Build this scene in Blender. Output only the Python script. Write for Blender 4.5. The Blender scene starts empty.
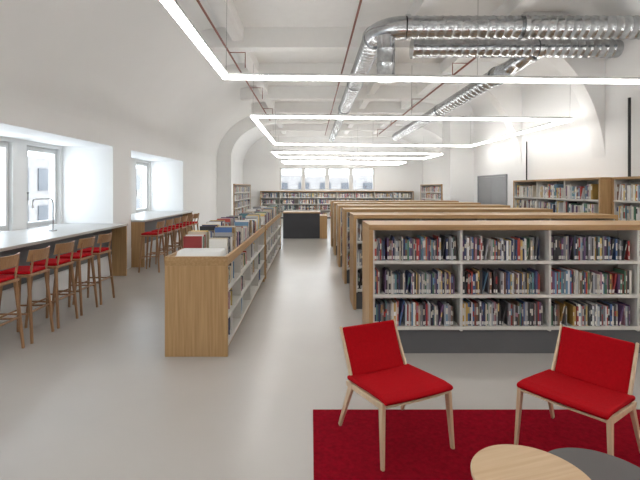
import bpy, math, random
from mathutils import Vector, Matrix
random.seed(7)
scene = bpy.context.scene
COL = bpy.context.collection

# ------------------------------------------------------------------ materials
def newmat(name):
    m = bpy.data.materials.new(name); m.use_nodes = True
    return m, m.node_tree.nodes, m.node_tree.links, m.node_tree.nodes['Principled BSDF']

def plain(name, col, rough=0.5, metal=0.0, noise=0.04, nscale=6.0, bump=0.0, bscale=80.0, spec=None):
    m, n, l, b = newmat(name)
    tc = n.new('ShaderNodeTexCoord'); nz = n.new('ShaderNodeTexNoise'); nz.inputs['Scale'].default_value = nscale
    nz.inputs['Detail'].default_value = 4
    l.new(tc.outputs['Object'], nz.inputs['Vector'])
    cr = n.new('ShaderNodeValToRGB')
    cr.color_ramp.elements[0].position = 0.3; cr.color_ramp.elements[1].position = 0.7
    cr.color_ramp.elements[0].color = (*[c*(1-noise) for c in col], 1)
    cr.color_ramp.elements[1].color = (*[min(1, c*(1+noise)) for c in col], 1)
    l.new(nz.outputs['Fac'], cr.inputs['Fac']); l.new(cr.outputs['Color'], b.inputs['Base Color'])
    b.inputs['Roughness'].default_value = rough; b.inputs['Metallic'].default_value = metal
    if spec is not None: b.inputs['Specular IOR Level'].default_value = spec
    if bump > 0:
        n2 = n.new('ShaderNodeTexNoise'); n2.inputs['Scale'].default_value = bscale
        l.new(tc.outputs['Object'], n2.inputs['Vector'])
        bp = n.new('ShaderNodeBump'); bp.inputs['Strength'].default_value = bump; bp.inputs['Distance'].default_value = 0.01
        l.new(n2.outputs['Fac'], bp.inputs['Height']); l.new(bp.outputs['Normal'], b.inputs['Normal'])
    return m

def wood(name, c1, c2, axis='Z', rough=0.45):
    m, n, l, b = newmat(name)
    tc = n.new('ShaderNodeTexCoord'); mp = n.new('ShaderNodeMapping')
    s = {'Z': (45, 45, 1.6), 'X': (1.6, 45, 45), 'Y': (45, 1.6, 45)}[axis]
    mp.inputs['Scale'].default_value = s
    nz = n.new('ShaderNodeTexNoise'); nz.inputs['Scale'].default_value = 1.0; nz.inputs['Detail'].default_value = 6
    l.new(tc.outputs['Object'], mp.inputs['Vector']); l.new(mp.outputs['Vector'], nz.inputs['Vector'])
    cr = n.new('ShaderNodeValToRGB')
    cr.color_ramp.elements[0].position = 0.3; cr.color_ramp.elements[1].position = 0.7
    cr.color_ramp.elements[0].color = (*c1, 1); cr.color_ramp.elements[1].color = (*c2, 1)
    l.new(nz.outputs['Fac'], cr.inputs['Fac']); l.new(cr.outputs['Color'], b.inputs['Base Color'])
    b.inputs['Roughness'].default_value = rough
    return m

M_WALL = plain('wall_paint', (0.86, 0.86, 0.85), 0.8, noise=0.01, nscale=1.5)
M_CEIL = plain('ceiling_paint', (0.82, 0.81, 0.79), 0.85, noise=0.015)
M_FLOOR = plain('floor_resin', (0.47, 0.445, 0.415), 0.27, noise=0.035, nscale=0.9, spec=0.55)
M_OAKZ = wood('oak_vertical', (0.37, 0.215, 0.09), (0.51, 0.32, 0.15), 'Z')
M_OAKX = wood('oak_lengthwise', (0.34, 0.195, 0.08), (0.46, 0.285, 0.13), 'X')
M_ASH = wood('pale_ash', (0.56, 0.40, 0.25), (0.66, 0.50, 0.34), 'Z', 0.4)
M_TABLE = wood('birch_tabletop', (0.50, 0.33, 0.18), (0.58, 0.41, 0.24), 'X', 0.4)
M_STOOLW = wood('stool_wood', (0.26, 0.13, 0.06), (0.36, 0.20, 0.095), 'Z')
M_SHELF = plain('shelf_lacquer', (0.66, 0.64, 0.60), 0.5, noise=0.01)
M_BACK = plain('shelf_backing', (0.42, 0.40, 0.37), 0.6, noise=0.02)
M_PLINTH = plain('plinth_grey', (0.11, 0.11, 0.115), 0.5, noise=0.03)
M_DARK = plain('dark_laminate', (0.04, 0.042, 0.048), 0.4)
M_GREYT = plain('grey_laminate', (0.075, 0.07, 0.068), 0.45)
M_RED = plain('red_wool', (0.40, 0.003, 0.008), 0.85, noise=0.08, nscale=60, bump=0.3, bscale=350, spec=0.1)
M_RUG = plain('red_carpet', (0.26, 0.004, 0.014), 0.95, noise=0.18, nscale=40, bump=0.6, bscale=260, spec=0.05)
M_COUNTER = plain('counter_top', (0.48, 0.465, 0.44), 0.35, noise=0.02)
M_FRAME = plain('window_frame_white', (0.66, 0.66, 0.65), 0.4, noise=0.01)
M_METAL = plain('galvanised_steel', (0.52, 0.54, 0.56), 0.22, 1.0, noise=0.14, nscale=14)
M_CHROME = plain('chrome', (0.45, 0.45, 0.45), 0.2, 1.0)
M_COPPER = plain('red_primer_pipe', (0.22, 0.065, 0.04), 0.5)
M_BLACK = plain('black_paint', (0.015, 0.015, 0.016), 0.5)
M_DOOR = plain('door_grey', (0.28, 0.29, 0.30), 0.4, noise=0.02)
M_PAPER = plain('paper_white', (0.70, 0.70, 0.68), 0.7, noise=0.01)
M_FACADE = plain('facade_brick', (0.18, 0.165, 0.155), 0.9, noise=0.15, nscale=2)

def emis(name, col, s):
    m, n, l, b = newmat(name)
    b.inputs['Base Color'].default_value = (*col, 1)
    b.inputs['Emission Color'].default_value = (*col, 1); b.inputs['Emission Strength'].default_value = s
    return m
M_LED = emis('led_diffuser', (1.0, 0.98, 0.95), 14.0)
M_ADDGLOW = emis('added_ceiling_glow', (1.0, 0.98, 0.95), 13.0)  # upward glow added to brighten the ceiling

def glassmat():
    m, n, l, b = newmat('window_glass')
    n.remove(b); out = [x for x in n if x.type == 'OUTPUT_MATERIAL'][0]
    t = n.new('ShaderNodeBsdfTransparent'); t.inputs[0].default_value = (0.93, 0.96, 0.97, 1)
    g = n.new('ShaderNodeBsdfGlossy'); g.inputs['Roughness'].default_value = 0.02
    mx = n.new('ShaderNodeMixShader'); mx.inputs[0].default_value = 0.06
    l.new(t.outputs[0], mx.inputs[1]); l.new(g.outputs[0], mx.inputs[2]); l.new(mx.outputs[0], out.inputs['Surface'])
    return m
M_GLASS = glassmat()

def bookmat():
    m, n, l, b = newmat('book_covers')
    a = n.new('ShaderNodeVertexColor'); a.layer_name = 'Col'
    l.new(a.outputs['Color'], b.inputs['Base Color']); b.inputs['Roughness'].default_value = 0.4
    return m
M_BOOK = bookmat()

# ------------------------------------------------------------------ mesh builder
class MB:
    def __init__(s): s.v = []; s.f = []; s.m = []; s.c = []; s.mats = []; s.smooth = []
    def mi(s, mat):
        if mat not in s.mats: s.mats.append(mat)
        return s.mats.index(mat)
    def poly(s, pts, faces, mat, col=None, smooth=False):
        o = len(s.v); s.v += [tuple(p) for p in pts]; k = s.mi(mat)
        for f in faces:
            s.f.append([o+i for i in f]); s.m.append(k); s.c.append(col); s.smooth.append(smooth)
    def hexa(s, p, mat, col=None):
        s.poly(p, [(0,3,2,1),(4,5,6,7),(0,1,5,4),(1,2,6,5),(2,3,7,6),(3,0,4,7)], mat, col)
    def box(s, x0, x1, y0, y1, z0, z1, mat, col=None):
        s.hexa([(x0,y0,z0),(x1,y0,z0),(x1,y1,z0),(x0,y1,z0),(x0,y0,z1),(x1,y0,z1),(x1,y1,z1),(x0,y1,z1)], mat, col)
    def beam(s, a, b, w0, h0, w1, h1, mat, up=(0,1,0)):
        a = Vector(a); b = Vector(b); d = (b-a).normalized(); u = Vector(up)
        r = d.cross(u).normalized(); u = r.cross(d).normalized()
        p = []
        for c, w, h in ((a, w0, h0), (b, w1, h1)):
            p += [c - r*w/2 - u*h/2, c + r*w/2 - u*h/2, c + r*w/2 + u*h/2, c - r*w/2 + u*h/2]
        s.hexa(p, mat)
    def tube(s, pts, radii, mat, n=16, cap=True):
        pts = [Vector(p) for p in pts]; o = []
        prevu = None
        for i, p in enumerate(pts):
            if i == 0: d = pts[1]-pts[0]
            elif i == len(pts)-1: d = pts[-1]-pts[-2]
            else: d = (pts[i+1]-p).normalized() + (p-pts[i-1]).normalized()
            d.normalize()
            if prevu is None:
                u = Vector((0,0,1)) if abs(d.z) < 0.9 else Vector((1,0,0))
            else: u = prevu
            u = (u - d*u.dot(d)).normalized(); prevu = u; w = d.cross(u)
            for k in range(n):
                a = 2*math.pi*k/n
                o.append(p + (u*math.cos(a)+w*math.sin(a))*radii[i])
        fs = []
        for i in range(len(pts)-1):
            for k in range(n):
                fs.append((i*n+k, i*n+(k+1)%n, (i+1)*n+(k+1)%n, (i+1)*n+k))
        s.poly(o, fs, mat, smooth=True)
        if cap:
            s.poly(o[:n], [tuple(range(n))[::-1]], mat); s.poly(o[-n:], [tuple(range(n))], mat)
    def build(s, name, parent=None, bevel=0.0, loc=None, rot=0.0):
        me = bpy.data.meshes.new(name); me.from_pydata(s.v, [], s.f)
        for m in s.mats: me.materials.append(m)
        me.polygons.foreach_set('material_index', s.m)
        me.polygons.foreach_set('use_smooth', s.smooth)
        if any(c is not None for c in s.c):
            ca = me.color_attributes.new('Col', 'FLOAT_COLOR', 'CORNER'); arr = []
            for f, c in zip(s.f, s.c):
                arr += list((*(c or (0.5,0.5,0.5)), 1.0))*len(f)
            ca.data.foreach_set('color', arr)
        me.update()
        ob = bpy.data.objects.new(name, me); COL.objects.link(ob)
        if parent: ob.parent = parent
        if loc: ob.location = loc
        ob.rotation_euler[2] = rot
        if bevel > 0:
            b = ob.modifiers.new('bevel', 'BEVEL'); b.width = bevel; b.segments = 2; b.limit_method = 'ANGLE'
        return ob

def empty(name, loc, rot=0.0):
    e = bpy.data.objects.new(name, None); COL.objects.link(e)
    e.location = loc; e.rotation_euler[2] = rot; e.empty_display_size = 0.2
    return e

# ------------------------------------------------------------------ books
PAL = [(0.035,0.035,0.04),(0.06,0.06,0.065),(0.03,0.045,0.12),(0.07,0.14,0.32),(0.34,0.04,0.04),(0.48,0.07,0.05),
       (0.66,0.62,0.55),(0.74,0.72,0.68),(0.52,0.46,0.36),(0.13,0.07,0.16),(0.09,0.20,0.13),(0.50,0.32,0.09),
       (0.62,0.46,0.16),(0.15,0.28,0.42),(0.30,0.30,0.31),(0.18,0.10,0.065),(0.40,0.20,0.26),(0.12,0.26,0.29),(0.42,0.46,0.50),(0.72,0.72,0.72),(0.22,0.22,0.24)]
DARKW = [0,1,0,1,2,9,14,15,0,20,3,20]
PALE = [6,7,7,19,19,18,8,12,6]
def bcol(dark=0.35):
    if dark < 0: c = PAL[random.choice(PALE)] if random.random() < -dark else random.choice(PAL)
    else: c = PAL[random.choice(DARKW)] if random.random() < dark else random.choice(PAL)
    k = random.uniform(0.8, 1.2)
    return tuple(min(0.8, x*k) for x in c)
def books(mb, x0, x1, yf, out, z, hmin, hmax, depth, wmin=0.012, wmax=0.032, dark=0.35, gap=0.03, fill=1.0):
    x = x0; xe = x0 + (x1-x0)*fill; base = random.uniform(hmin, hmax)
    while x < xe:
        w = random.uniform(wmin, wmax)
        if x + w > xe: break
        if random.random() < 0.12: base = random.uniform(hmin, hmax)
        h = min(hmax, max(hmin, base + random.uniform(-0.02, 0.02)))
        if random.random() < gap:
            x += random.uniform(0.02, 0.07); continue
        dy = random.uniform(0, 0.018); f = yf - out*dy; b = f - out*depth
        ln = random.uniform(0.02, 0.06) if random.random() < 0.03 else 0
        if x + w + ln > xe: ln = 0
        c = bcol(dark)
        y0, y1 = (f, b) if out < 0 else (b, f)
        mb.hexa([(x,y0,z),(x+w-0.001,y0,z),(x+w-0.001,y1,z),(x,y1,z),(x+ln,y0,z+h),(x+w-0.001+ln,y0,z+h),(x+w-0.001+ln,y1,z+h),(x+ln,y1,z+h)], M_BOOK, c)
        e = f + out*0.0008
        def strip(za, zb, cc):
            q = [(x+0.001+ln*za/h, e, z+za), (x+w-0.002+ln*za/h, e, z+za), (x+w-0.002+ln*zb/h, e, z+zb), (x+0.001+ln*zb/h, e, z+zb)]
            if out > 0: q = q[::-1]
            mb.poly(q, [(0,1,2,3)], M_BOOK, cc)
        if random.random() < 0.65: strip(0.012, 0.046, (0.70,0.69,0.66))
        if random.random() < 0.65:
            a = random.uniform(0.4, 0.6)*h; strip(a, a+random.uniform(0.15,0.35)*h, bcol(0.0) if random.random()<.5 else (0.62,0.60,0.53))
        x += w + ln

# ------------------------------------------------------------------ bookcases
def bookcase(loc, rot, L, D, H, tiers, nb, hb=(0.17,0.25), double=True, plinth=0.27, top=0.055, end=0.04, dark=0.35,
             name='double_sided_bookcase', fill=(0.8,1.0), wm=(0.012,0.032), plm=None, gap=0.03):
    e = empty(name, loc, rot)
    c = MB()
    c.box(0, end, 0, D, 0, H-top, M_OAKZ); c.box(L-end, L, 0, D, 0, H-top, M_OAKZ)
    c.build('end_panels', e, 0.003)
    c = MB(); c.box(0, L, 0, D, H-top, H, M_OAKX); c.build('top_board', e, 0.003)
    c = MB(); c.box(end, L-end, 0.045, D-(0.045 if double else 0.0), 0.0, plinth-0.03, plm or M_PLINTH); c.build('plinth', e)
    c = MB(); bw = (L-2*end)/nb
    ym = D/2
    if double: c.box(end, L-end, ym-0.008, ym+0.008, plinth, H-top, M_BACK)
    else: c.box(end, L-end, D-0.012, D, plinth, H-top, M_BACK)
    for i in range(nb+1):
        x = end + bw*i; a = x-0.011; b = x+0.011
        if i == 0: a = end; b = end+0.018
        if i == nb: b = L-end; a = L-end-0.018
        c.box(a, b, 0.012, D-(0.012 if double else 0.0), plinth-0.03, H-top, M_SHELF)
    for z in tiers:
        if double:
            c.box(end, L-end, 0.004, ym-0.008, z-0.03, z, M_SHELF); c.box(end, L-end, ym+0.008, D-0.004, z-0.03, z, M_SHELF)
        else: c.box(end, L-end, 0.004, D-0.012, z-0.03, z, M_SHELF)
    c.build('shelves', e)
    bk = MB(); dep = min(0.17, (D/2 if double else D) - 0.07)
    for z in tiers:
        for i in range(nb):
            x0 = end+bw*i+0.02; x1 = end+bw*(i+1)-0.02
            books(bk, x0, x1, 0.035, -1, z+0.001, hb[0], hb[1], dep, wm[0], wm[1], dark, gap, random.uniform(*fill))
            if double: books(bk, x0, x1, D-0.035, 1, z+0.001, hb[0], hb[1], dep, wm[0], wm[1], dark, gap, random.uniform(*fill))
    bk.build('books', e)
    return e

for k in range(6):
    bookcase((0.60, 4.43+1.64*k, 0), 0, 3.74, 0.60, 1.34, [0.287, 0.617, 0.967], 4, (0.20, 0.25), dark=0.4, fill=(0.92,1.0), wm=(0.008,0.022), gap=0.015)
for (y0, L) in ((4.38, 3.55), (8.12, 4.0)):
    e = bookcase((-0.85, y0, 0), math.radians(90), L, 0.64, 0.98, [0.12, 0.40, 0.68], 4, (0.16, 0.22), name='low_display_bookcase',
                 plinth=0.12, fill=(0.35,0.9), plm=M_OAKX, gap=0.12, dark=-0.3)
    t = MB()
    t.box(0, L, 0, 0.03, 0.98, 1.02, M_OAKX); t.box(0, L, 0.61, 0.64, 0.98, 1.02, M_OAKX)
    t.box(0, 0.03, 0.03, 0.61, 0.98, 1.02, M_OAKX); t.box(L-0.03, L, 0.03, 0.61, 0.98, 1.02, M_OAKX)
    t.box(0.03, L-0.03, 0.03, 0.61, 0.98, 0.99, M_PAPER); t.build('top_tray', e, 0.002)
    b = MB()
    books(b, 0.36, L-0.08, 0.06, -1, 0.991, 0.15, 0.27, 0.2, 0.010, 0.035, -0.25, 0.06, 1)
    books(b, 0.42, L-0.08, 0.58, 1, 0.991, 0.15, 0.27, 0.2, 0.010, 0.035, -0.25, 0.08, 1)
    b.build('display_books', e)
    p = MB()
    for i in range(6):
        x = 0.05+0.045*i
        p.hexa([(x,0.08,0.991),(x+0.03,0.08,0.991),(x+0.03,0.55,0.991),(x,0.55,0.991),(x+0.05,0.09,1.06),(x+0.065,0.09,1.06),(x+0.065,0.54,1.06),(x+0.05,0.54,1.06)], M_PAPER)
    p.build('leaflets', e)
T19 = [0.12, 0.48, 0.83, 1.18, 1.52]
bookcase((4.84, 10.30, 0), math.radians(-90), 3.10, 0.45, 1.90, T19, 3, (0.2,0.28), False, 0.12, 0.04, name='wall_bookcase', wm=(0.015,0.04), dark=-0.4)
bookcase((5.02, 7.18, 0), math.radians(-90), 3.60, 0.27, 1.90, T19, 4, (0.2,0.28), False, 0.12, 0.04, name='wall_bookcase', wm=(0.015,0.04), dark=-0.4)
bookcase((-3.28, 18.4, 0), math.radians(90), 5.0, 0.38, 1.90, T19, 5, (0.2,0.28), False, 0.12, 0.04, name='wall_bookcase', wm=(0.02,0.05), dark=-0.2)
bookcase((6.00, 23.6, 0), math.radians(-90), 3.8, 0.38, 1.90, T19, 4, (0.2,0.28), False, 0.12, 0.04, name='wall_bookcase', wm=(0.02,0.05), dark=-0.2)
bookcase((-2.85, 24.1, 0), 0, 8.6, 0.38, 1.55, T19[:4], 8, (0.2,0.28), False, 0.12, 0.04, name='wall_bookcase', wm=(0.02,0.05), dark=-0.2)

# ------------------------------------------------------------------ room shell
Y0, Y1 = -2.5, 24.6
def shell(name, boxes, mat=M_WALL, bevel=0):
    b = MB()
    for q in boxes: b.box(*q, mat)
    return b.build(name, None, bevel)
shell('floor', [(-5.1, 6.6, Y0-0.1, Y1+0.1, -0.1, 0)], M_FLOOR)
shell('ceiling', [(-5.1, 6.6, Y0-0.1, Y1+0.1, 4.9, 5.05)], M_CEIL)
CX = -3.9
NICHES = [(0.05, 3.85), (4.67, 8.47), (9.32, 13.12)]  # first niche is out of view, added for the light through its windows
boxes = []; prev = Y0
for a, b in NICHES:
    boxes.append((-5.1, CX, prev, a, 0, 2.9))
    boxes.append((-5.1, CX, a, b, 2.54, 2.9))
    boxes.append((-5.1, CX-0.05, a, b, 0, 0.96))
    cur = a
    for i in range(3):
        h0 = a + 0.08 + 1.33*i; h1 = h0 + 0.98
        boxes.append((-5.1, -4.9, cur, h0, 0.96, 2.54)); cur = h1
        boxes.append((-5.1, -4.9, h0, h1, 2.47, 2.54))
    boxes.append((-5.1, -4.9, cur, b, 0.96, 2.54))
    prev = b
boxes.append((-5.1, CX, prev, Y1, 0, 2.9))
shell('wall_left', boxes)
def curve_pts(x0, z0, x1, z1, n=16):
    return [(x1 + (x0-x1)*math.cos(i/n*math.pi/2), z0 + (z1-z0)*math.sin(i/n*math.pi/2)) for i in range(n+1)]
def vault(name, x0, z0, x1, ya, yb, sgn):
    pts = curve_pts(x0, z0, x1, 4.92)
    b = MB(); v = []; off = 0.12*sgn; n = len(pts)
    for (x, z) in pts: v += [(x, ya, z), (x, yb, z)]
    b.poly(v, [(2*i, 2*i+1, 2*i+3, 2*i+2) for i in range(n-1)], M_WALL, smooth=True)
    v2 = []
    for (x, z) in pts: v2 += [(x+off, ya, z+(0.1 if z > z0 else 0)), (x+off, yb, z+(0.1 if z > z0 else 0))]
    b.poly(v2, [(2*i, 2*i+2, 2*i+3, 2*i+1) for i in range(n-1)], M_WALL, smooth=True)
    b.build(name)
vault('wall_left_vault', CX, 2.9, -1.45, Y0, Y1, -1)
XR = 5.3; YJ = 14.4
shell('wall_right', [(XR, XR+0.2, Y0, YJ, 0, 4.0)])
vault('wall_right_vault', XR, 4.0, 4.3, Y0, YJ, 1)
shell('wall_right_rear', [(6.4, 6.6, YJ, Y1, 0, 3.0)])
vault('wall_right_rear_vault', 6.4, 3.0, 3.6, YJ, Y1, 1)
shell('wall_pier', [(4.53, 6.4, 14.0, 14.8, 0, 4.9)])
shell('wall_front', [(-5.1, 6.6, Y0-0.2, Y0, 0, 4.9)])
WX0, WX1, WZ0, WZ1 = -1.8, 3.65, 1.57, 2.88
shell('wall_back', [(-5.1, WX0, Y1, Y1+0.2, 0, 5), (WX1, 6.6, Y1, Y1+0.2, 0, 5), (WX0, WX1, Y1, Y1+0.2, 0, WZ0), (WX0, WX1, Y1, Y1+0.2, WZ1, 5)])
def rib(name, x0, z0, x1, ya, yb, sgn, o0, o1, zstart):
    pts = [(x0, zstart)] + curve_pts(x0, z0, x1, 4.92)
    n = len(pts); v = []
    for i, (x, z) in enumerate(pts):
        t = i/(n-1); o = o0 + (o1-o0)*math.sin(t*math.pi/2)
        nx = -sgn*math.cos(t*math.pi/2)*o; nz = -math.sin(t*math.pi/2)*o
        xb = x + sgn*0.05
        v += [(xb, ya, z), (xb, yb, z), (x+nx, yb, z+nz), (x+nx, ya, z+nz)]
    fs = []
    for i in range(n-1):
        a = 4*i; b = a+4
        fs += [(a+3, a+2, b+2, b+3), (a, a+3, b+3, b), (a+1, b+1, b+2, a+2)]
    fs += [(0,1,2,3), (4*n-4, 4*n-1, 4*n-2, 4*n-3)]
    m = MB(); m.poly(v, fs, M_WALL); return m.build(name)
rib('trim_rib_left', CX, 2.9, -1.45, 17.8, 18.3, -1, 0.6, 0.5, 0.0)
def gusset(y0, y1):
    low = curve_pts(5.305, 2.1, 3.3, 4.6, 24)
    n = len(low); v = []
    for (x, z) in low: v += [(x, y0, z), (x, y1, z)]
    m = MB()
    m.poly(v, [(2*i, 2*i+1, 2*i+3, 2*i+2) for i in range(n-1)], M_WALL, smooth=True)
    s0 = [(x, y0, z) for x, z in low] + [(3.3, y0, 4.89), (5.305, y0, 4.89)]
    s1 = [(x, y1, z) for x, z in low] + [(3.3, y1, 4.89), (5.305, y1, 4.89)]
    m.poly(s0, [tuple(range(len(s0)))], M_WALL); m.poly(s1, [tuple(range(len(s1)))[::-1]], M_WALL)
    m.build('trim_rib_right')
for y in (7.75, 10.8): gusset(y, y+0.35)
rib('trim_rib_right', 6.4, 3.0, 3.6, 18.2, 18.6, 1, 0.4, 0.5, 0.0)
b = MB()
for i in range(9):
    y = 3.6 + 2.45*i; b.box(-2.2, 4.6, y, y+0.28, 4.5, 4.95, M_CEIL)
for x in (-1.55, 1.75, 3.3):
    b.box(x, x+0.22, Y0, Y1, 4.62, 4.95, M_CEIL)
b.build('ceiling_beams')
sk = MB(); sk.box(CX, CX+0.015, 13.12, 17.8, 0, 0.09, M_FRAME); sk.build('baseboard_left')

# windows
def casement(parent, x, y0, y1, z0, z1):
    f = MB()
    def ring(xa, xb, ya, yb, za, zb, w):
        f.box(xa, xb, ya, ya+w, za, zb, M_FRAME); f.box(xa, xb, yb-w, yb, za, zb, M_FRAME)
        f.box(xa, xb, ya+w, yb-w, za, za+w, M_FRAME); f.box(xa, xb, ya+w, yb-w, zb-w, zb, M_FRAME)
    ring(x-0.10, x+0.02, y0, y1, z0, z1, 0.04)
    ring(x-0.05, x+0.04, y0+0.04, y1-0.04, z0+0.04, z1-0.04, 0.055)
    f.box(x+0.04, x+0.07, y0+0.055, y0+0.08, 1.62, 1.65, M_CHROME); f.box(x+0.055, x+0.07, y0+0.055, y0+0.08, 1.5, 1.65, M_CHROME)
    f.build('frame', parent, 0.004)
    g = MB(); g.box(x-0.012, x-0.004, y0+0.09, y1-0.09, z0+0.09, z1-0.09, M_GLASS); g.build('glass', parent)
wi = 1
for a, b_ in NICHES:
    for i in range(3):
        e = empty('window_%d' % wi, (0,0,0)); wi += 1
        casement(e, -4.98, a+0.08+1.33*i, a+0.08+1.33*i+0.98, 0.96+0.06, 2.47)
e = empty('window_%d' % wi, (0,0,0)); f = MB(); g = MB()
n = 4; wv = (WX1-WX0)/n
for i in range(n):
    x0 = WX0+wv*i; x1 = x0+wv; ya, yb = Y1+0.02, Y1+0.12
    f.box(x0, x0+0.11, ya, yb, WZ0, WZ1, M_FRAME); f.box(x1-0.11, x1, ya, yb, WZ0, WZ1, M_FRAME)
    f.box(x0+0.11, x1-0.11, ya, yb, WZ0, WZ0+0.08, M_FRAME); f.box(x0+0.11, x1-0.11, ya, yb, WZ1-0.08, WZ1, M_FRAME)
    g.box(x0+0.11, x1-0.11, ya+0.05, ya+0.06, WZ0+0.08, WZ1-0.08, M_GLASS)
f.build('frame', e, 0.004); g.build('glass', e)

# neighbouring buildings outside
e = MB(); e.box(-26, -22, 0, 60, -8, 4.2, M_FACADE)
for r in range(3):
    for i in range(24): e.box(-21.98, -21.9, 1+2.4*i, 2.2+2.4*i, -4.5+3*r, -2.7+3*r, M_DARK)
e.box(-12, 16, 48, 52, -8, 3.2, M_FACADE)
for i in range(11): e.box(-11+2.4*i, -9.8+2.4*i, 47.9, 47.98, 0.9, 2.3, M_DARK)
e.build('neighbouring_building')

for a, b_ in NICHES[1:]:
    e = empty('window_counter', (0,0,0))
    c = MB(); c.box(-4.9, -3.6, a+0.005, b_-0.005, 0.98, 1.02, M_COUNTER); c.build('worktop', e, 0.003)
    c = MB(); c.box(-3.90, -3.62, a+0.01, a+0.05, 0, 0.98, M_OAKZ); c.box(-3.90, -3.62, b_-0.05, b_-0.01, 0, 0.98, M_OAKZ); c.build('end_panels', e)
    c = MB(); c.box(-3.93, -3.90, a+0.05, b_-0.05, 0.42, 0.97, M_PLINTH); c.build('modesty_panel', e)

e = empty('desk_lamp', (-4.2, 7.0, 1.02)); c = MB()
c.tube([(0,0,0),(0,0,0.02)], [0.06,0.06], M_CHROME, 20)
c.tube([(0,0,0.02),(0,0,0.46),(0,-0.03,0.51),(0,-0.08,0.53),(0,-0.45,0.53),(0,-0.5,0.52),(0,-0.52,0.48),(0,-0.52,0.40)], [0.011]*6+[0.012,0.02], M_CHROME, 10)
c.build('stand_and_arm', e)

# ------------------------------------------------------------------ bar stools
def stool(y, rot=0):
    e = empty('bar_stool', (-3.30, y, 0), math.radians(-90)+rot)
    c = MB()
    L = [(-0.15,-0.15,-0.20,-0.20),(0.15,-0.15,0.20,-0.20),(-0.16,0.15,-0.20,0.21),(0.16,0.15,0.20,0.21)]
    for (tx,ty,bx,by) in L: c.tube([(tx,ty,0.745),(bx,by,0)], [0.022,0.016], M_STOOLW, 10)
    def at(l, z): t = 1-z/0.745; return (l[0]+(l[2]-l[0])*t, l[1]+(l[3]-l[1])*t, z)
    for i, j, z in ((0,1,0.27),(2,3,0.34),(0,2,0.32),(1,3,0.32)):
        c.tube([at(L[i],z), at(L[j],z)], [0.011,0.011], M_STOOLW, 8)
    c.build('legs', e)
    c = MB(); c.box(-0.19,0.19,-0.18,0.18,0.725,0.757,M_STOOLW); c.build('seat_board', e, 0.01)
    c = MB(); c.box(-0.18,0.18,-0.17,0.165,0.758,0.795,M_RED); c.build('seat_pad', e, 0.014)
    c = MB(); r = MB()
    def arc(mb, R, th, z0, z1, a0, mat, tilt=0.03, n=10):
        v = []
        for i in range(n+1):
            a = math.radians(-a0 + 2*a0*i/n)
            for (rr, z) in ((R, z0),(R+th, z0),(R+th, z1),(R, z1)):
                v.append((math.sin(a)*rr, 0.20-0.30+math.cos(a)*rr + (tilt if z == z1 else 0), z))
        fs = []
        for i in range(n):
            for k in range(4):
                fs.append((4*i+k, 4*(i+1)+k, 4*(i+1)+(k+1)%4, 4*i+(k+1)%4))
        fs += [(0,1,2,3),(4*n+3,4*n+2,4*n+1,4*n)]
        mb.poly(v, fs, mat)
    arc(c, 0.30, 0.016, 0.90, 1.03, 38, M_STOOLW)
    arc(r, 0.275, 0.024, 0.91, 1.02, 34, M_RED)
    for sx in (-0.14, 0.14): c.beam((sx*1.0,0.155,0.74),(sx*1.05,0.195,0.98),0.028,0.016,0.026,0.014,M_STOOLW)
    c.build('backrest', e, 0.003); r.build('back_pad', e, 0.004)
for i in range(5): stool(4.42+0.53*i, random.uniform(-0.05,0.05))
for i in range(6): stool(8.95+0.56*i, random.uniform(-0.05,0.05))

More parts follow.
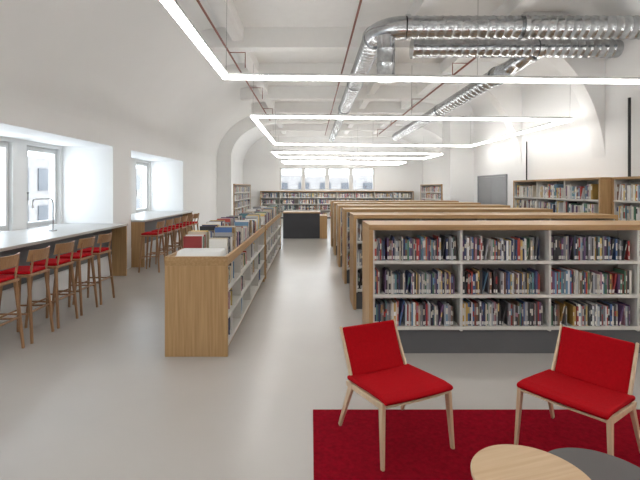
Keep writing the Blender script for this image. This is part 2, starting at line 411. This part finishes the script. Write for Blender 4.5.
# ------------------------------------------------------------------ lounge chairs
def lounge(loc, deg):
    e = empty('lounge_chair', loc, math.radians(deg))
    c = MB()
    for s in (-1, 1):
        c.beam((s*0.255,-0.235,0.395),(s*0.27,-0.265,0.0),0.028,0.045,0.020,0.026,M_ASH)
        c.beam((s*0.255,0.13,0.36),(s*0.27,0.285,0.0),0.026,0.05,0.020,0.026,M_ASH)
        c.beam((s*0.255,-0.258,0.372),(s*0.255,0.20,0.335),0.024,0.04,0.024,0.036,M_ASH,up=(0,0,1))
        c.beam((s*0.232,0.165,0.325),(s*0.232,0.345,0.682),0.020,0.032,0.018,0.020,M_ASH)
    c.beam((-0.245,-0.235,0.368),(0.245,-0.235,0.368),0.035,0.022,0.035,0.022,M_ASH,up=(0,0,1))
    c.beam((-0.245,0.16,0.335),(0.245,0.16,0.335),0.035,0.022,0.035,0.022,M_ASH,up=(0,0,1))
    c.build('frame', e, 0.005)
    def pad(name, sec, hw, th, mat, crown=0.0, bev=0.012):
        m = MB(); nx = 8; v = []; n = len(sec); nor = []
        for i in range(n):
            a = Vector(sec[max(0,i-1)]); b = Vector(sec[min(n-1,i+1)]); d = (b-a).normalized(); nor.append(Vector((-d.y, d.x)))
        for side in (1, -1):
            for i in range(n):
                for k in range(nx+1):
                    u = -1+2*k/nx
                    off = side*th/2 - crown*(1-u*u)
                    v.append((u*hw, sec[i][0]+nor[i].x*off, sec[i][1]+nor[i].y*off))
        W = nx+1; N = n*W; fs = []
        for i in range(n-1):
            for k in range(nx):
                a = i*W+k; fs.append((a, a+1, a+W+1, a+W)); fs.append((N+a, N+a+W, N+a+W+1, N+a+1))
        for i in range(n-1):
            a = i*W; fs.append((a, a+W, N+a+W, N+a)); a = i*W+nx; fs.append((a, N+a, N+a+W, a+W))
        for k in range(nx):
            fs.append((k, N+k, N+k+1, k+1)); a = (n-1)*W+k; fs.append((a, a+1, N+a+1, N+a))
        m.poly(v, fs, mat, smooth=False); return m.build(name, e, bev)
    pad('seat', [(-0.285,0.400),(-0.265,0.408),(-0.20,0.410),(-0.05,0.398),(0.08,0.385),(0.20,0.374)], 0.262, 0.030, M_RED, 0.008)
    pad('seat_shell', [(-0.275,0.378),(-0.20,0.386),(-0.05,0.374),(0.20,0.350)], 0.245, 0.010, M_ASH, 0.008, 0.003)
    pad('back', [(0.195,0.370),(0.24,0.45),(0.29,0.56),(0.327,0.665),(0.332,0.68)], 0.222, 0.030, M_RED, -0.012)
lounge((0.57, 2.94, 0.019), 24)
lounge((1.735, 2.80, 0.019), -52)

r = MB(); r.box(0.015, 3.3, 1.2, 3.32, 0.0, 0.012, M_RUG); r.build('red_rug', None, 0.004)

def rtable(loc, r, h, mat, legm, rot, edge):
    e = empty('round_coffee_table', loc, rot); m = MB(); n = 64
    prof = [(r-0.012, h-0.024),(r-0.002,h-0.020),(r,h-0.006),(r-0.004,h)]
    v = []
    for (rr, z) in prof:
        for k in range(n): v.append((rr*math.cos(2*math.pi*k/n), rr*math.sin(2*math.pi*k/n), z))
    fs = []
    for i in range(3):
        for k in range(n): fs.append((i*n+k, i*n+(k+1)%n, (i+1)*n+(k+1)%n, (i+1)*n+k))
    m.poly(v, fs, edge, smooth=True)
    m.poly(v[-n:], [tuple(range(n))], mat); m.poly(v[:n], [tuple(range(n))[::-1]], mat)
    m.build('top', e)
    m = MB()
    for k in range(3):
        a = 2*math.pi*k/3
        m.tube([(0.5*r*math.cos(a),0.5*r*math.sin(a),h-0.024),(0.82*r*math.cos(a),0.82*r*math.sin(a),0)], [0.018,0.012], legm, 12)
    m.build('legs', e)
rtable((0.995, 1.93, 0.016), 0.262, 0.40, M_TABLE, M_ASH, 0.3, M_ASH)
rtable((1.37, 2.01, 0.016), 0.27, 0.33, M_GREYT, M_ASH, 2.2, M_GREYT)

# ------------------------------------------------------------------ lights
def frame(x0, x1, y0, y1, z, tilt=-0.011):
    e = empty('linear_pendant_light', ((x0+x1)/2, (y0+y1)/2, z)); e.rotation_euler[1] = -tilt
    hx = (x1-x0)/2; hy = (y1-y0)/2; w = 0.07
    b = MB(); d = MB(); u = MB()
    for (a, bb, c, dd) in ((-hx,hx,-hy,-hy+w),(-hx,hx,hy-w,hy),(-hx,-hx+w,-hy+w,hy-w),(hx-w,hx,-hy+w,hy-w)):
        b.box(a, bb, c, dd, 0.032, 0.062, M_FRAME)
        d.box(a+0.002, bb-0.002, c+0.002, dd-0.002, -0.004, 0.0318, M_LED)
        u.box(a+0.015, bb-0.015, c+0.015, dd-0.015, 0.0622, 0.063, M_ADDGLOW)  # glowing strip added on top of the housing to lift the ceiling
    b.build('housing', e); d.build('diffuser', e); u.build('added_glow_strip', e)
    c = MB()
    for sx in (-1, 0, 1):
        for sy in (-1, 1):
            c.tube([(sx*(hx-0.04), sy*(hy-0.04), 0.06),(sx*(hx-0.04), sy*(hy-0.04), 4.0-z)], [0.003,0.003], M_CHROME, 6)
    c.build('suspension_wires', e)
frame(-1.05, 5.0, -0.6, 5.15, 2.99)
frame(-1.12, 4.85, 7.95, 13.0, 3.00)
frame(-1.45, 4.9, 15.9, 18.6, 3.00)
frame(-1.45, 4.7, 21.2, 23.2, 3.00)

# ------------------------------------------------------------------ ducts
def ribbed(mb, a, b, r, step=0.16):
    a = Vector(a); b = Vector(b); L = (b-a).length; n = max(1, int(L/step)); pts = []; rad = []
    for i in range(n):
        t0 = i/n
        for dt, rr in ((0, r),(0.80, r),(0.86, r+0.008),(0.94, r+0.008)):
            pts.append(a.lerp(b, t0+dt/n)); rad.append(rr)
    pts.append(b); rad.append(r); mb.tube(pts, rad, M_METAL, 28)
def collar(mb, p, d, r):
    p = Vector(p); d = Vector(d).normalized()*0.03; mb.tube([p-d, p+d], [r+0.025]*2, M_METAL, 28)
d = MB(); Z = 4.22
ribbed(d, (5.28,6.7,Z), (1.5,6.7,Z), 0.17, 0.13)
collar(d, (1.5,6.7,Z), (1,0,0), 0.17); collar(d, (3.3,6.7,Z), (1,0,0), 0.17)
d.build('ventilation_duct')
d = MB(); pts = []
for i in range(9):
    a = math.pi/2*i/8; pts.append((1.47-0.42*math.sin(a), 6.7+0.45*(1-math.cos(a)), Z))
d.tube(pts, [0.172]*9, M_METAL, 28)
collar(d, (1.05,7.15,Z), (0,1,0), 0.17)
ribbed(d, (1.05,7.15,Z), (1.05,13.5,Z), 0.17); collar(d, (1.05,10.3,Z), (0,1,0), 0.17)
ribbed(d, (1.05,13.5,Z-0.02), (1.05,21.5,Z-0.02), 0.14); collar(d, (1.05,13.5,Z), (0,1,0), 0.17)
ribbed(d, (1.18,6.78,Z-0.12), (1.18,6.78,3.42), 0.14, 0.2); collar(d, (1.18,6.78,3.44), (0,0,1), 0.135)
d.build('ventilation_duct')
d = MB()
ribbed(d, (5.28,7.4,4.12), (1.75,7.4,4.12), 0.15, 0.13); collar(d, (1.76,7.4,4.12), (1,0,0), 0.15); collar(d, (3.9,7.4,4.12), (1,0,0), 0.15)
d.build('ventilation_duct')
d = MB()
ribbed(d, (3.45,7.75,3.8), (3.45,17.5,3.8), 0.15, 0.2); collar(d, (3.45,8.0,3.8), (0,1,0), 0.15); collar(d, (3.45,11.5,3.8), (0,1,0), 0.15)
ribbed(d, (3.45,8.05,3.8), (3.85,7.45,4.05), 0.14, 0.2)
d.build('ventilation_duct')
def pipes(segs):
    p = MB()
    for pts, r in segs: p.tube(pts, [r]*len(pts), M_COPPER, 10)
    p.build('sprinkler_pipework')
pipes([(((-1.62,3,4.40),(-1.62,17,4.40)), 0.019)] + [(((-1.62,y,4.40),(-1.30,y,4.40),(-1.30,y,4.1)), 0.010) for y in (5,8.5,11.5,14.5)])
pipes([(((0.72,5.2,4.42),(0.72,22,4.42)), 0.018)])
pipes([(((3.0,7.7,4.1),(3.0,19,4.1)), 0.019)] + [(((3.0,y,4.1),(2.7,y,4.1),(2.7,y,3.8)), 0.010) for y in (8.2,11.5,14.5,17.5)])

# ------------------------------------------------------------------ right side details
e = empty('door_1', (5.3, 11.6, 0)); c = MB()
c.box(-0.04,0.0,0,0.07,0,2.1,M_DOOR); c.box(-0.04,0.0,1.93,2.0,0,2.1,M_DOOR); c.box(-0.04,0,0.07,1.93,2.04,2.1,M_DOOR)
c.build('frame', e, 0.004); c = MB()
c.box(-0.025,0,0.075,0.995,0.005,2.035,M_DOOR); c.box(-0.025,0,1.005,1.925,0.005,2.035,M_DOOR); c.build('leaves', e, 0.004)
c = MB()
for y in (0.93,1.07): c.tube([(-0.025,y,0.9),(-0.07,y,0.9),(-0.07,y,1.2),(-0.025,y,1.2)], [0.01]*4, M_CHROME, 8)
c.build('handles', e)
c = MB(); c.tube([(5.22,7.05,1.905),(5.22,7.05,3.2)], [0.022,0.022], M_BLACK, 14); c.build('black_cable_conduit')
c = MB(); c.tube([(5.24,10.45,0),(5.24,10.45,2.85)], [0.016,0.016], M_BLACK, 12); c.build('black_cable_conduit')

e = empty('service_desk', (-0.95, 14.6, 0)); c = MB()
c.box(0,1.25,0.04,0.74,0,0.86,M_DARK); c.build('front_panel', e, 0.004)
c = MB(); c.box(1.25,1.50,0.02,0.76,0,0.78,M_OAKZ); c.build('side_cabinet', e, 0.004)
c = MB(); c.box(-0.02,1.27,0,0.78,0.86,0.90,M_OAKX); c.build('desk_top', e, 0.004)

# ------------------------------------------------------------------ world + daylight
w = bpy.data.worlds.new('sky'); scene.world = w; w.use_nodes = True
nt = w.node_tree; bg = nt.nodes['Background']
tc = nt.nodes.new('ShaderNodeTexCoord'); sp = nt.nodes.new('ShaderNodeSeparateXYZ'); cr = nt.nodes.new('ShaderNodeValToRGB')
nt.links.new(tc.outputs['Generated'], sp.inputs[0]); nt.links.new(sp.outputs['Z'], cr.inputs['Fac'])
cr.color_ramp.elements[0].color = (0.90,0.94,1.0,1); cr.color_ramp.elements[1].color = (0.75,0.85,1.0,1)
nt.links.new(cr.outputs['Color'], bg.inputs['Color']); bg.inputs['Strength'].default_value = 5.5

# ------------------------------------------------------------------ camera
cam = bpy.data.cameras.new('camera'); co = bpy.data.objects.new('camera', cam); COL.objects.link(co)
co.location = (0, 0, 1.72); co.rotation_euler = (math.radians(90), 0, 0)
cam.sensor_width = 36; cam.lens = 430/640*36; cam.shift_x = 9/640; cam.shift_y = -52/640; cam.clip_start = 0.05; cam.clip_end = 300
scene.camera = co
scene.view_settings.view_transform = 'Standard'
scene.view_settings.exposure = 0.38
